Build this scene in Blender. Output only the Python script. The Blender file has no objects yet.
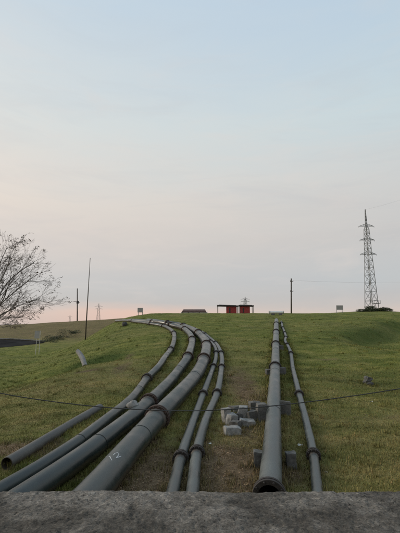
import bpy, bmesh, math, random
import numpy as np
from mathutils import Vector, Matrix, noise as mnoise
from mathutils.bvhtree import BVHTree

random.seed(7)
rng = np.random.default_rng(11)
SC = bpy.context.scene
COL = SC.collection
PI = math.pi

# ------------------------------------------------------------------ camera
EYE = np.array([0.0, 0.0, 3.0])
FPX = 400.0 * 26.0 / 25.96
PITCH = math.atan(64.0 / 400.6)
CP, SP = math.cos(PITCH), math.sin(PITCH)

cam = bpy.data.cameras.new("camera")
cam.sensor_fit = 'HORIZONTAL'
cam.sensor_width = 25.96
cam.lens = 26.0
cam.clip_start = 0.05
cam.clip_end = 9000
camo = bpy.data.objects.new("camera", cam)
camo.location = EYE
camo.rotation_euler = (PI / 2 + PITCH, 0, 0)
COL.objects.link(camo)
SC.camera = camo


def ray(u, v):
    """direction with unit camera depth through a point of the photograph (400 x 533)"""
    a = (u - 200.0) / FPX
    b = (266.5 - v) / FPX
    return np.array([a, CP - SP * b, SP + CP * b])


def at(u, v, Y):
    d = ray(u, v)
    return EYE + d * (Y / d[1])


# ------------------------------------------------------------------ terrain
def sm(t):
    t = np.clip(t, 0, 1)
    return t * t * (3 - 2 * t)


_Y = np.arange(-40, 700, 0.25)
_kY = [-40, 9, 13, 20, 30, 45, 60, 67, 75, 100, 120, 150, 200, 260, 700]
_kZ = [-.45, -.45, -.05, .70, 1.72, 3.35, 5.0, 5.70, 6.08, 7.12, 7.95, 9.2, 11.2, 13.4, 13.9]
_Z = np.interp(_Y, _kY, _kZ)
_k = np.exp(-0.5 * (np.arange(-40, 41) * 0.25 / 2.6) ** 2)
_k /= _k.sum()
_Z = np.convolve(np.pad(_Z, 40, mode='edge'), _k, mode='valid')


def wob(X, Y):
    return (0.055 * np.sin(X * .61 + Y * .23 + 1.3) + 0.045 * np.sin(X * -.37 + Y * .52 + .4)
            + 0.03 * np.sin(X * 1.27 - Y * .71 + 2.2) + 0.02 * np.sin(X * 2.1 + Y * 1.7)
            + 0.012 * np.sin(X * 3.9 - Y * 2.3 + .7) + 0.012 * np.sin(X * 2.7 + Y * 4.1 + 3.))


def gau(X, Y, x0, y0, sx, sy):
    return np.exp(-0.5 * (((X - x0) / sx) ** 2 + ((Y - y0) / sy) ** 2))


def ground(X, Y):
    X = np.asarray(X, float)
    Y = np.asarray(Y, float)
    R = np.interp(Y, _Y, _Z)
    yl = np.clip(Y, 5, 72)
    xl = np.interp(yl, [5, 14, 27, 45, 60, 72], [-9, -11.0, -13.5, -19.0, -23.0, -25.5])
    xr = np.interp(yl, [5, 14, 27, 45, 60, 72], [-1, -0.5, 0.0, -3.0, -5.0, -6.5])
    t = sm((X - xl) / (xr - xl))
    S = 1 - (1 - t) ** 1.7
    low = -0.45
    hill = low + (R - low) * S
    # far levee on the left
    top = np.clip(5.75 + (X + 37) * 0.058, 2.0, 7.2)
    lev = low + (top - low) * sm((Y - 70) / 52.0) * 1.0
    z = np.maximum(hill, lev) + 0.25 * np.exp(-np.abs(hill - lev) / 0.5) * (Y > 60)
    near = np.clip(Y / 12.0, 0.25, 1.0) * np.clip((150 - Y) / 60., .3, 1)
    z = z + wob(X, Y) * near
    z = z - 0.75 * gau(X, Y, -8.2, 27.5, 2.6, 1.5)          # drain hollow
    z = z + 0.35 * gau(X, Y, -5.5, 24.5, 2.6, 1.6)
    # swale and bank on the right of the slope
    s_ = (X - 12) * .785 - (Y - 36) * .62
    t_ = (X - 12) * .62 + (Y - 36) * .785
    z = z - 1.0 * sm((s_ + .4 * np.sin(t_ * .5)) / 2.6) * np.exp(-(np.clip(s_, 0, 99) / 8.0) ** 2) * sm((t_ + 5) / 8) * sm((42 - t_) / 14)
    z = z + 0.25 * gau(s_, t_, -1.6, 12, 1.6, 12)
    z = z + 0.9 * gau(X, Y, 60, 139, 9, 9)
    return z


def hit(u, v, h=0.0, y0=3.0, y1=160.0):
    """where the sight line through (u, v) meets the ground raised by h"""
    d = ray(u, v)
    ys = np.geomspace(y0, y1, 3000)
    P = EYE[None, :] + d[None, :] * (ys / d[1])[:, None]
    dz = P[:, 2] - ground(P[:, 0], P[:, 1]) - h
    k = np.where(dz <= 0)[0]
    i = k[0] if len(k) else int(np.argmin(dz))
    return P[i]


def gpt(u, Y, off=0.0):
    z = 3.0
    for _ in range(4):
        X = (u - 200) / FPX * (Y * CP + (z - 3) * SP)
        z = float(ground(X, Y))
    return Vector((X, Y, z + off))


# ------------------------------------------------------------------ materials
def mat(name):
    m = bpy.data.materials.new(name)
    m.use_nodes = True
    nt = m.node_tree
    b = nt.nodes["Principled BSDF"]
    return m, nt, b


def nd(nt, t, **kw):
    n = nt.nodes.new(t)
    for k, v in kw.items():
        if k in n.inputs:
            n.inputs[k].default_value = v
        else:
            setattr(n, k, v)
    return n


def noise_tex(nt, vec, scale, detail=4, rough=.6, dist=0):
    n = nt.nodes.new('ShaderNodeTexNoise')
    n.inputs['Scale'].default_value = scale
    n.inputs['Detail'].default_value = detail
    n.inputs['Roughness'].default_value = rough
    n.inputs['Distortion'].default_value = dist
    if vec is not None:
        nt.links.new(vec, n.inputs['Vector'])
    return n.outputs['Fac']


def ramp(nt, fac, stops):
    r = nt.nodes.new('ShaderNodeValToRGB')
    e = r.color_ramp.elements
    while len(e) < len(stops):
        e.new(0.5)
    for i, (p, c) in enumerate(stops):
        e[i].position = p
        e[i].color = (*c, 1) if len(c) == 3 else c
    nt.links.new(fac, r.inputs['Fac'])
    return r.outputs['Color']


def mixc(nt, fac, a, b, mode='MIX'):
    n = nt.nodes.new('ShaderNodeMix')
    n.data_type = 'RGBA'
    n.blend_type = mode
    for sock, val in ((0, fac), (6, a), (7, b)):
        if hasattr(val, 'is_linked') or isinstance(val, bpy.types.NodeSocket):
            nt.links.new(val, n.inputs[sock])
        elif sock == 0:
            n.inputs[0].default_value = val
        else:
            n.inputs[sock].default_value = (*val, 1)
    return n.outputs[2]


def math_(nt, op, a, b=0.0, clamp=False):
    n = nt.nodes.new('ShaderNodeMath')
    n.operation = op
    n.use_clamp = clamp
    for i, v in enumerate((a, b)):
        if isinstance(v, bpy.types.NodeSocket):
            nt.links.new(v, n.inputs[i])
        else:
            n.inputs[i].default_value = v
    return n.outputs[0]


def bump(nt, bsdf, h, strength=.5, dist=.02):
    n = nt.nodes.new('ShaderNodeBump')
    n.inputs['Strength'].default_value = strength
    n.inputs['Distance'].default_value = dist
    nt.links.new(h, n.inputs['Height'])
    nt.links.new(n.outputs[0], bsdf.inputs['Normal'])


def coords(nt, which='Object'):
    return nt.nodes.new('ShaderNodeTexCoord').outputs[which]


def simple(name, c, rough=.7, var=.25, scale=6.0, metal=0.0, bmp=.3, bd=.01):
    m, nt, b = mat(name)
    v = coords(nt)
    f = noise_tex(nt, v, scale, 5)
    lo = tuple(x * (1 - var) for x in c)
    hi = tuple(min(1, x * (1 + var)) for x in c)
    nt.links.new(ramp(nt, f, [(.3, lo), (.7, hi)]), b.inputs['Base Color'])
    b.inputs['Roughness'].default_value = rough
    b.inputs['Metallic'].default_value = metal
    if bmp:
        bump(nt, b, noise_tex(nt, v, scale * 5, 4), bmp, bd)
    return m


def grass_color(nt, vec, attr, blade=False):
    """colour of the turf from its cover (r: bare earth, g: dry grass, b: long grass and bank shade)"""
    a = nd(nt, 'ShaderNodeAttribute', attribute_name=attr)
    sp = nt.nodes.new('ShaderNodeSeparateColor')
    nt.links.new(a.outputs['Color'], sp.inputs[0])
    big = noise_tex(nt, vec, .16, 6, .68, .5)
    mid = noise_tex(nt, vec, .9, 6, .7, .4)
    fine = noise_tex(nt, vec, 9.0, 4, .7)
    c = ramp(nt, mid, [(.28, (.070, .098, .018)), (.5, (.136, .152, .034)), (.72, (.212, .210, .062))])
    fdry = math_(nt, 'ADD', math_(nt, 'MULTIPLY', math_(nt, 'SUBTRACT', big, .47), 2.6, True), sp.outputs[1], True)
    drymod = math_(nt, 'MULTIPLY', fdry, ramp(nt, mid, [(.25, (.25,) * 3), (.7, (1, 1, 1))]))
    drycol = ramp(nt, fine, [(.3, (.165, .140, .054)), (.7, (.285, .238, .105))])
    c = mixc(nt, drymod, c, drycol)
    # mown swathes and matted streaks lying across the slope
    mp = nt.nodes.new('ShaderNodeMapping')
    mp.inputs['Scale'].default_value = (.22, 1.0, 1.0)
    mp.inputs['Rotation'].default_value = (0, 0, .12)
    nt.links.new(vec, mp.inputs['Vector'])
    st = noise_tex(nt, mp.outputs[0], .75, 6, .72, .6)
    c = mixc(nt, 1.0, c, ramp(nt, st, [(.28, (.50, .56, .48)), (.5, (1, 1, 1)), (.70, (1.45, 1.30, 1.35))]), 'MULTIPLY')
    lush_shade = ramp(nt, fine, [(.3, (.044, .066, .014)), (.7, (.074, .104, .024))])  # dark green of long grass; also carries the right bank's painted shade
    c = mixc(nt, sp.outputs[2], c, lush_shade)
    earth = ramp(nt, noise_tex(nt, vec, 5.0, 6, .75), [(.25, (.066, .044, .025)), (.5, (.145, .102, .060)), (.75, (.25, .185, .118))])
    fe = math_(nt, 'MULTIPLY', sp.outputs[0], 1.55)
    fe = math_(nt, 'SUBTRACT', fe, math_(nt, 'MULTIPLY', noise_tex(nt, vec, 1.9, 6, .75), 1.0), True)
    fe = math_(nt, 'MULTIPLY', fe, 2.2, True)
    if blade:
        fe = math_(nt, 'MULTIPLY', fe, .55)
    c = mixc(nt, fe, c, earth)
    if not blade:
        sp2 = ramp(nt, noise_tex(nt, vec, 14, 5, .8), [(.3, (.62,) * 3), (.55, (.95,) * 3), (.75, (1.12,) * 3)])
        c = mixc(nt, 1.0, c, sp2, 'MULTIPLY')
    return c


def make_ground_mat():
    m, nt, b = mat("turf")
    v = coords(nt)
    c = grass_color(nt, v, 'cover')
    nt.links.new(c, b.inputs['Base Color'])
    b.inputs['Roughness'].default_value = .95
    b.inputs['Specular IOR Level'].default_value = .1
    h = math_(nt, 'ADD', noise_tex(nt, v, 3.0, 8, .75), math_(nt, 'MULTIPLY', noise_tex(nt, v, 25, 4, .7), .4))
    bump(nt, b, h, .7, .10)
    return m


def make_blade_mat():
    m, nt, b = mat("grass_blades")
    v = coords(nt)
    c = grass_color(nt, v, 'cover', True)
    tint = nd(nt, 'ShaderNodeAttribute', attribute_name='tint')
    c = mixc(nt, 1.0, c, tint.outputs['Color'], 'MULTIPLY')
    nt.links.new(c, b.inputs['Base Color'])
    b.inputs['Roughness'].default_value = .7
    b.inputs['Specular IOR Level'].default_value = .15
    return m


def make_pipe_mat(name, c, dust, rough=.42, dustf=.5):
    m, nt, b = mat(name)
    uv = coords(nt, 'UV')
    ob = coords(nt)
    mp = nt.nodes.new('ShaderNodeMapping')
    mp.inputs['Scale'].default_value = (.35, 5.5, 1)
    nt.links.new(uv, mp.inputs['Vector'])
    streak = noise_tex(nt, mp.outputs[0], 3.0, 6, .7)
    blot = noise_tex(nt, ob, 1.3, 6, .7, .4)
    fine = noise_tex(nt, ob, 26, 4, .7)
    base = ramp(nt, streak, [(.3, tuple(x * .72 for x in c)), (.7, tuple(x * 1.3 for x in c))])
    f = math_(nt, 'MULTIPLY', ramp(nt, blot, [(.42, (0, 0, 0)), (.62, (1, 1, 1))]), ramp(nt, fine, [(.25, (.55,) * 3), (.7, (1,) * 3)]))
    base = mixc(nt, math_(nt, 'MULTIPLY', f, dustf), base, dust)
    # scratches along the pipe
    mp2 = nt.nodes.new('ShaderNodeMapping')
    mp2.inputs['Scale'].default_value = (.9, 60, 1)
    nt.links.new(uv, mp2.inputs['Vector'])
    sc = ramp(nt, noise_tex(nt, mp2.outputs[0], 2.0, 3, .6), [(.66, (0, 0, 0)), (.74, (1, 1, 1))])
    base = mixc(nt, math_(nt, 'MULTIPLY', sc, .5), base, tuple(min(1, x * 1.6) for x in dust))
    # mud splashed round the lower flank
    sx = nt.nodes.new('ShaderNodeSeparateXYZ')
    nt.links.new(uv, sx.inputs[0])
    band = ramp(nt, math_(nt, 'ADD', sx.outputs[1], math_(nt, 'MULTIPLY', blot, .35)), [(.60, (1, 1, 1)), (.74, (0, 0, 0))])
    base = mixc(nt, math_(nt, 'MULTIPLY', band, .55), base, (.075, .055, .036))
    # every length has aged a little differently
    oi = nt.nodes.new('ShaderNodeObjectInfo')
    base = mixc(nt, 1.0, base, ramp(nt, oi.outputs['Random'], [(0, (.78, .78, .77)), (1, (1.28, 1.28, 1.28))]), 'MULTIPLY')
    nt.links.new(base, b.inputs['Base Color'])
    r = ramp(nt, blot, [(.3, (rough - .06,) * 3), (.7, (rough + .22,) * 3)])
    nt.links.new(r, b.inputs['Roughness'])
    b.inputs['Specular IOR Level'].default_value = .55
    bump(nt, b, math_(nt, 'ADD', streak, math_(nt, 'MULTIPLY', fine, .12)), .10, .008)
    return m


def make_concrete(name, lo, mid, hi, scale=1.0, spots=.6, bmp=.8, green=0.0):
    m, nt, b = mat(name)
    v = coords(nt)
    big = noise_tex(nt, v, 1.6 * scale, 8, .7, .3)
    c = ramp(nt, big, [(.25, lo), (.5, mid), (.75, hi)])
    pit = noise_tex(nt, v, 16 * scale, 6, .75, .6)
    pm = ramp(nt, pit, [(.34, (1, 1, 1)), (.44, (0, 0, 0))])
    pmask = math_(nt, 'MULTIPLY', pm, ramp(nt, noise_tex(nt, v, 2.3 * scale, 5, .7), [(.35, (0, 0, 0)), (.6, (1, 1, 1))]))
    c = mixc(nt, math_(nt, 'MULTIPLY', pmask, spots), c, (.014, .013, .012))
    lm = ramp(nt, noise_tex(nt, v, 9 * scale, 6, .8, .4), [(.60, (0, 0, 0)), (.70, (1, 1, 1))])
    c = mixc(nt, math_(nt, 'MULTIPLY', lm, .35), c, tuple(min(1, x * 1.5) for x in hi))
    if green:
        gm = ramp(nt, noise_tex(nt, v, 3.1 * scale, 5, .7), [(.5, (0, 0, 0)), (.68, (1, 1, 1))])
        c = mixc(nt, math_(nt, 'MULTIPLY', gm, green), c, (.030, .036, .018))
    grain = ramp(nt, noise_tex(nt, v, 110 * scale, 3, .8), [(.3, (.6,) * 3), (.7, (1.25,) * 3)])
    c = mixc(nt, 1.0, c, grain, 'MULTIPLY')
    nt.links.new(c, b.inputs['Base Color'])
    b.inputs['Roughness'].default_value = .93
    b.inputs['Specular IOR Level'].default_value = .2
    h = math_(nt, 'SUBTRACT', math_(nt, 'ADD', big, math_(nt, 'MULTIPLY', noise_tex(nt, v, 60 * scale, 5, .75), .6)), math_(nt, 'MULTIPLY', pmask, .6))
    bump(nt, b, h, bmp, .012 / scale)
    return m


def make_parapet():
    """old cast concrete worn down to its aggregate, with pits, black lichen and pale scuffed patches"""
    m, nt, b = mat("weathered_parapet")
    v = coords(nt)
    big = noise_tex(nt, v, 1.1, 7, .68, .5)
    med = noise_tex(nt, v, 11.0, 8, .78, .3)
    fine = noise_tex(nt, v, 85, 5, .8)
    c = ramp(nt, big, [(.30, (.056, .050, .042)), (.48, (.106, .095, .081)), (.62, (.265, .241, .212))])
    c = mixc(nt, 1.0, c, ramp(nt, med, [(.28, (.50,) * 3), (.5, (.95,) * 3), (.72, (1.5, 1.47, 1.42))]), 'MULTIPLY')
    vo = nt.nodes.new('ShaderNodeTexVoronoi')
    vo.inputs['Scale'].default_value = 85
    nt.links.new(v, vo.inputs['Vector'])
    sp = nt.nodes.new('ShaderNodeSeparateColor')
    nt.links.new(vo.outputs['Color'], sp.inputs[0])
    agg = ramp(nt, sp.outputs[0], [(.0, (.55,) * 3), (.5, (.95,) * 3), (.9, (1.25,) * 3), (1., (1.9, 1.85, 1.75))])
    c = mixc(nt, .5, c, agg, 'MULTIPLY')
    c = mixc(nt, 1.0, c, ramp(nt, fine, [(.3, (.55,) * 3), (.7, (1.4,) * 3)]), 'MULTIPLY')
    zone = ramp(nt, noise_tex(nt, v, 2.1, 6, .7, .4), [(.40, (0, 0, 0)), (.62, (1, 1, 1))])
    li = ramp(nt, noise_tex(nt, v, 33, 7, .8, .2), [(.50, (0, 0, 0)), (.60, (1, 1, 1))])
    c = mixc(nt, math_(nt, 'MULTIPLY', math_(nt, 'MULTIPLY', zone, li), .8), c, (.018, .017, .016))
    ho = ramp(nt, noise_tex(nt, v, 58, 4, .7), [(.31, (1, 1, 1)), (.38, (0, 0, 0))])
    c = mixc(nt, math_(nt, 'MULTIPLY', ho, .8), c, (.016, .015, .014))
    nt.links.new(c, b.inputs['Base Color'])
    b.inputs['Roughness'].default_value = .95
    b.inputs['Specular IOR Level'].default_value = .15
    h = math_(nt, 'ADD', math_(nt, 'MULTIPLY', sp.outputs[0], .5), math_(nt, 'SUBTRACT', math_(nt, 'ADD', med, fine), ho))
    bump(nt, b, h, 1.0, .008)
    return m


M = {}
M['turf'] = make_ground_mat()
M['blades'] = make_blade_mat()
M['pipe'] = make_pipe_mat('black_plastic_pipe', (.0095, .0155, .0150), (.062, .078, .070), .27, .34)
M['pipe_pale'] = make_pipe_mat('weathered_grey_pipe', (.027, .034, .034), (.130, .142, .132), .32, .55)
M['pipe_old'] = make_pipe_mat('earth_stained_pipe', (.042, .041, .038), (.12, .112, .098), .5, .6)
M['collar'] = make_pipe_mat('pipe_collar', (.014, .017, .019), (.06, .06, .058), .45, .4)
M['bore'] = simple('pipe_bore_shade', (.018, .018, .018), .8, .3, 8)
M['rust'] = simple('rusty_steel', (.042, .024, .016), .85, .55, 14, 0.0, .5, .01)
M['darkrust'] = simple('dark_flange_steel', (.024, .018, .015), .75, .5, 14, 0.0, .4, .01)
M['parapet'] = make_parapet()
M['concrete'] = make_concrete('old_concrete', (.055, .053, .049), (.125, .121, .113), (.26, .253, .24), 2.2, .5, .7, .35)
M['rubble'] = make_concrete('broken_concrete', (.12, .117, .110), (.26, .255, .243), (.50, .49, .47), 3.0, .5, .7, .2)
M['stone'] = make_concrete('field_stone', (.10, .10, .095), (.18, .175, .165), (.27, .26, .245), 4.0, .3, .5)
M['darkstone'] = make_concrete('dark_stone', (.03, .03, .03), (.06, .058, .055), (.11, .105, .10), 4.0, .3, .5)
M['white'] = simple('white_paint', (.72, .71, .68), .6, .12, 3, 0, .1)
M['offwhite'] = simple('weathered_white', (.52, .50, .46), .75, .25, 3, 0, .2)
M['oldplastic'] = make_concrete('bleached_plastic', (.13, .125, .115), (.27, .26, .25), (.40, .39, .37), 1.5, .4, .3)
M['wood'] = simple('grey_pole_wood', (.085, .070, .058), .85, .35, 5, 0, .4)
M['steel'] = simple('galvanised_steel', (.16, .165, .165), .6, .25, 2, .3, 0)
M['cable'] = simple('black_cable', (.02, .02, .02), .6, .2, 4, 0, 0)
M['insul'] = simple('insulator', (.05, .045, .045), .4, .2, 4, 0, 0)
M['red'] = simple('red_paint', (.30, .030, .027), .6, .2, 2, 0, .1)
M['darkroof'] = simple('dark_roof_sheet', (.045, .040, .040), .75, .3, 2, 0, .2)
M['brownroof'] = simple('brown_roof_sheet', (.085, .045, .038), .8, .3, 2, 0, .2)
M['signface'] = simple('grey_sign_back', (.30, .29, .28), .6, .15, 2, 0, 0)
M['bark'] = simple('bark', (.110, .094, .084), .9, .4, 10, 0, .5)
M['twigleaf'] = simple('dry_leaf', (.110, .078, .058), .8, .45, 5, 0, 0)
M['bushleaf'] = simple('bush_leaf', (.040, .052, .020), .75, .5, 3, 0, 0)
M['road'] = simple('asphalt', (.034, .033, .033), 1.0, .35, .35, 0, .4, .02)
M['road'].node_tree.nodes['Principled BSDF'].inputs['Specular IOR Level'].default_value = 0.0
M['chalk'] = simple('chalk', (.46, .47, .47), .9, .1, 30, 0, 0)
M['litter'] = simple('dead_leaf', (.19, .125, .070), .85, .6, 9, 0, 0)
M['paper'] = simple('paper_scrap', (.70, .69, .66), .8, .1, 9, 0, 0)


# ------------------------------------------------------------------ mesh helpers
class MB:
    def __init__(self):
        self.v, self.f, self.uv, self.n = [], [], {}, 0

    def add(self, verts, faces):
        o = len(self.v)
        self.v += [tuple(map(float, p)) for p in verts]
        self.f += [tuple(i + o for i in f) for f in faces]
        return o

    def box(self, c, s, R=None):
        c = Vector(c)
        vs = []
        for x in (-.5, .5):
            for y in (-.5, .5):
                for z in (-.5, .5):
                    p = Vector((x * s[0], y * s[1], z * s[2]))
                    vs.append(c + (R @ p if R else p))
        self.add(vs, [(0, 1, 3, 2), (4, 6, 7, 5), (0, 4, 5, 1), (2, 3, 7, 6), (0, 2, 6, 4), (1, 5, 7, 3)])

    def bar(self, a, b, r, r2=None, seg=6):
        self.tube([a, b], [r, r if r2 is None else r2], seg, True)

    def tube(self, pts, rad, seg=8, caps=True, uvlen=False, profile=None):
        P = [Vector(p) for p in pts]
        n = len(P)
        if not hasattr(rad, '__len__'):
            rad = [rad] * n
        up = Vector((0, 0, 1))
        o = len(self.v)
        L = 0
        T = []
        for i in range(n):
            t = (P[min(i + 1, n - 1)] - P[max(i - 1, 0)])
            T.append(t.normalized() if t.length > 1e-9 else Vector((0, 1, 0)))
        side = T[0].cross(up)
        if side.length < .05:
            side = T[0].cross(Vector((1, 0, 0)))
        for i in range(n):
            side = (side - T[i] * side.dot(T[i]))
            side.normalize()
            nrm = side.cross(T[i])
            if i:
                L += (P[i] - P[i - 1]).length
            for k in range(seg):
                a = 2 * PI * k / seg
                # k = 0 points down, so the seam lies on the ground
                d = -nrm * math.cos(a) + side * math.sin(a)
                self.v.append(tuple(P[i] + d * rad[i]))
                if uvlen:
                    self.uv[len(self.v) - 1] = (L, 0.5 - 0.5 * math.cos(a))
        for i in range(n - 1):
            for k in range(seg):
                k2 = (k + 1) % seg
                self.f.append((o + i * seg + k, o + (i + 1) * seg + k, o + (i + 1) * seg + k2, o + i * seg + k2))
        if caps:
            self.f.append(tuple(o + k for k in range(seg)))
            self.f.append(tuple(o + (n - 1) * seg + k for k in range(seg))[::-1])

    def revolve(self, c, axis, prof, seg=24):
        """prof: list of (along, radius), closed ring"""
        c, T = Vector(c), Vector(axis).normalized()
        s = T.cross(Vector((0, 0, 1)))
        if s.length < .05:
            s = Vector((1, 0, 0))
        s.normalize()
        nn = s.cross(T)
        o = len(self.v)
        m = len(prof)
        for (l, r) in prof:
            for k in range(seg):
                a = 2 * PI * k / seg
                self.v.append(tuple(c + T * l + (nn * math.cos(a) + s * math.sin(a)) * r))
        for i in range(m):
            j = (i + 1) % m
            for k in range(seg):
                k2 = (k + 1) % seg
                self.f.append((o + i * seg + k, o + i * seg + k2, o + j * seg + k2, o + j * seg + k))

    def build(self, name, m, parent=None, smooth=False, origin=None):
        me = bpy.data.meshes.new(name)
        v = self.v
        if origin is None and parent is None and v:
            a = np.array(v)
            origin = Vector(((a[:, 0].min() + a[:, 0].max()) / 2, (a[:, 1].min() + a[:, 1].max()) / 2, a[:, 2].min()))
        off = Vector(origin) if origin is not None else (Vector(parent.location) if parent is not None and parent.parent is None else Vector((0, 0, 0)))
        if parent is not None and parent.parent is not None:
            off = Vector(parent.parent.location) + Vector(parent.location)
        me.from_pydata([(p[0] - off.x, p[1] - off.y, p[2] - off.z) for p in v], [], self.f)
        if len(self.f) < 9000 and not self.uv:
            bm = bmesh.new()
            bm.from_mesh(me)
            bmesh.ops.recalc_face_normals(bm, faces=bm.faces)
            bm.to_mesh(me)
            bm.free()
        if self.uv:
            l = me.uv_layers.new(name='UVMap')
            vi = np.zeros(len(me.loops), int)
            me.loops.foreach_get('vertex_index', vi)
            arr = np.array([self.uv.get(int(i), (0, 1)) for i in vi], float)
            l.data.foreach_set('uv', arr.ravel())
        if smooth:
            me.polygons.foreach_set('use_smooth', [True] * len(me.polygons))
        me.materials.append(m)
        me.update()
        o = bpy.data.objects.new(name, me)
        COL.objects.link(o)
        if parent is not None:
            o.parent = parent
        else:
            o.location = off
        return o


def tag(o, label, cat, group=None):
    o['label'] = label
    o['category'] = cat
    if group:
        o['group'] = group
    return o


def thing(name, label, cat, loc, group=None):
    o = bpy.data.objects.new(name, None)
    o.empty_display_size = .3
    COL.objects.link(o)
    o.location = loc
    return tag(o, label, cat, group)


def smooth_by_angle(o, deg=40):
    me = o.data
    me.polygons.foreach_set('use_smooth', [True] * len(me.polygons))
    try:
        me.set_sharp_from_angle(angle=math.radians(deg))
    except Exception:
        pass


# ------------------------------------------------------------------ pipelines
def spline(P, step):
    """centripetal-ish Catmull-Rom through P, resampled"""
    P = [np.array(p) for p in P]
    P = [2 * P[0] - P[1]] + P + [2 * P[-1] - P[-2]]
    out = []
    for i in range(1, len(P) - 2):
        a, b, c, d = P[i - 1:i + 3]
        tk = [0.0]
        for q, w in ((a, b), (b, c), (c, d)):
            tk.append(tk[-1] + max(1e-4, np.linalg.norm(w - q)) ** .5)
        n = max(2, int(np.linalg.norm(c - b) / step))
        for k in range(n):
            t = tk[1] + (tk[2] - tk[1]) * k / n
            A1 = (tk[1] - t) / (tk[1] - tk[0]) * a + (t - tk[0]) / (tk[1] - tk[0]) * b
            A2 = (tk[2] - t) / (tk[2] - tk[1]) * b + (t - tk[1]) / (tk[2] - tk[1]) * c
            A3 = (tk[3] - t) / (tk[3] - tk[2]) * c + (t - tk[2]) / (tk[3] - tk[2]) * d
            B1 = (tk[2] - t) / (tk[2] - tk[0]) * A1 + (t - tk[0]) / (tk[2] - tk[0]) * A2
            B2 = (tk[3] - t) / (tk[3] - tk[1]) * A2 + (t - tk[1]) / (tk[3] - tk[1]) * A3
            out.append((tk[2] - t) / (tk[2] - tk[1]) * B1 + (t - tk[1]) / (tk[2] - tk[1]) * B2)
    out.append(P[-2])
    return out


def project(p):
    d = np.array(p) - EYE
    dep = d[1] * CP + d[2] * SP
    up = -d[1] * SP + d[2] * CP
    return 200 + FPX * d[0] / dep, 266.5 - FPX * up / dep


PIPES = []      # (array of centre points, radius) for keeping grass clear


def flange_mesh(mb, c, t, r, seg, bolts):
    # small bore flanges are wide for their pipe
    k = r * .16
    w = .046 + r * .025
    R1 = r * 1.16 + .05
    mb.revolve(c, t, [(-w * 1.7, r * .98), (-w * 1.7, R1 * .985), (-w * 1.6, R1), (-w * .45, R1), (-w * .35, R1 * .985), (-w * .3, r * 1.06),
                      (w * .3, r * 1.06), (w * .35, R1 * .985), (w * .45, R1), (w * 1.6, R1), (w * 1.7, R1 * .985), (w * 1.7, r * .98)], seg)
    if bolts:
        T = Vector(t).normalized()
        s = T.cross(Vector((0, 0, 1))).normalized()
        nn = s.cross(T)
        for q in range(bolts):
            a = 2 * PI * (q + .5) / bolts
            d = nn * math.cos(a) + s * math.sin(a)
            p = Vector(c) + d * (r * 1.08 + .03)
            mb.bar(p - T * w * 2.7, p + T * w * 2.7, .010 + r * .045, None, 6)


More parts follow.
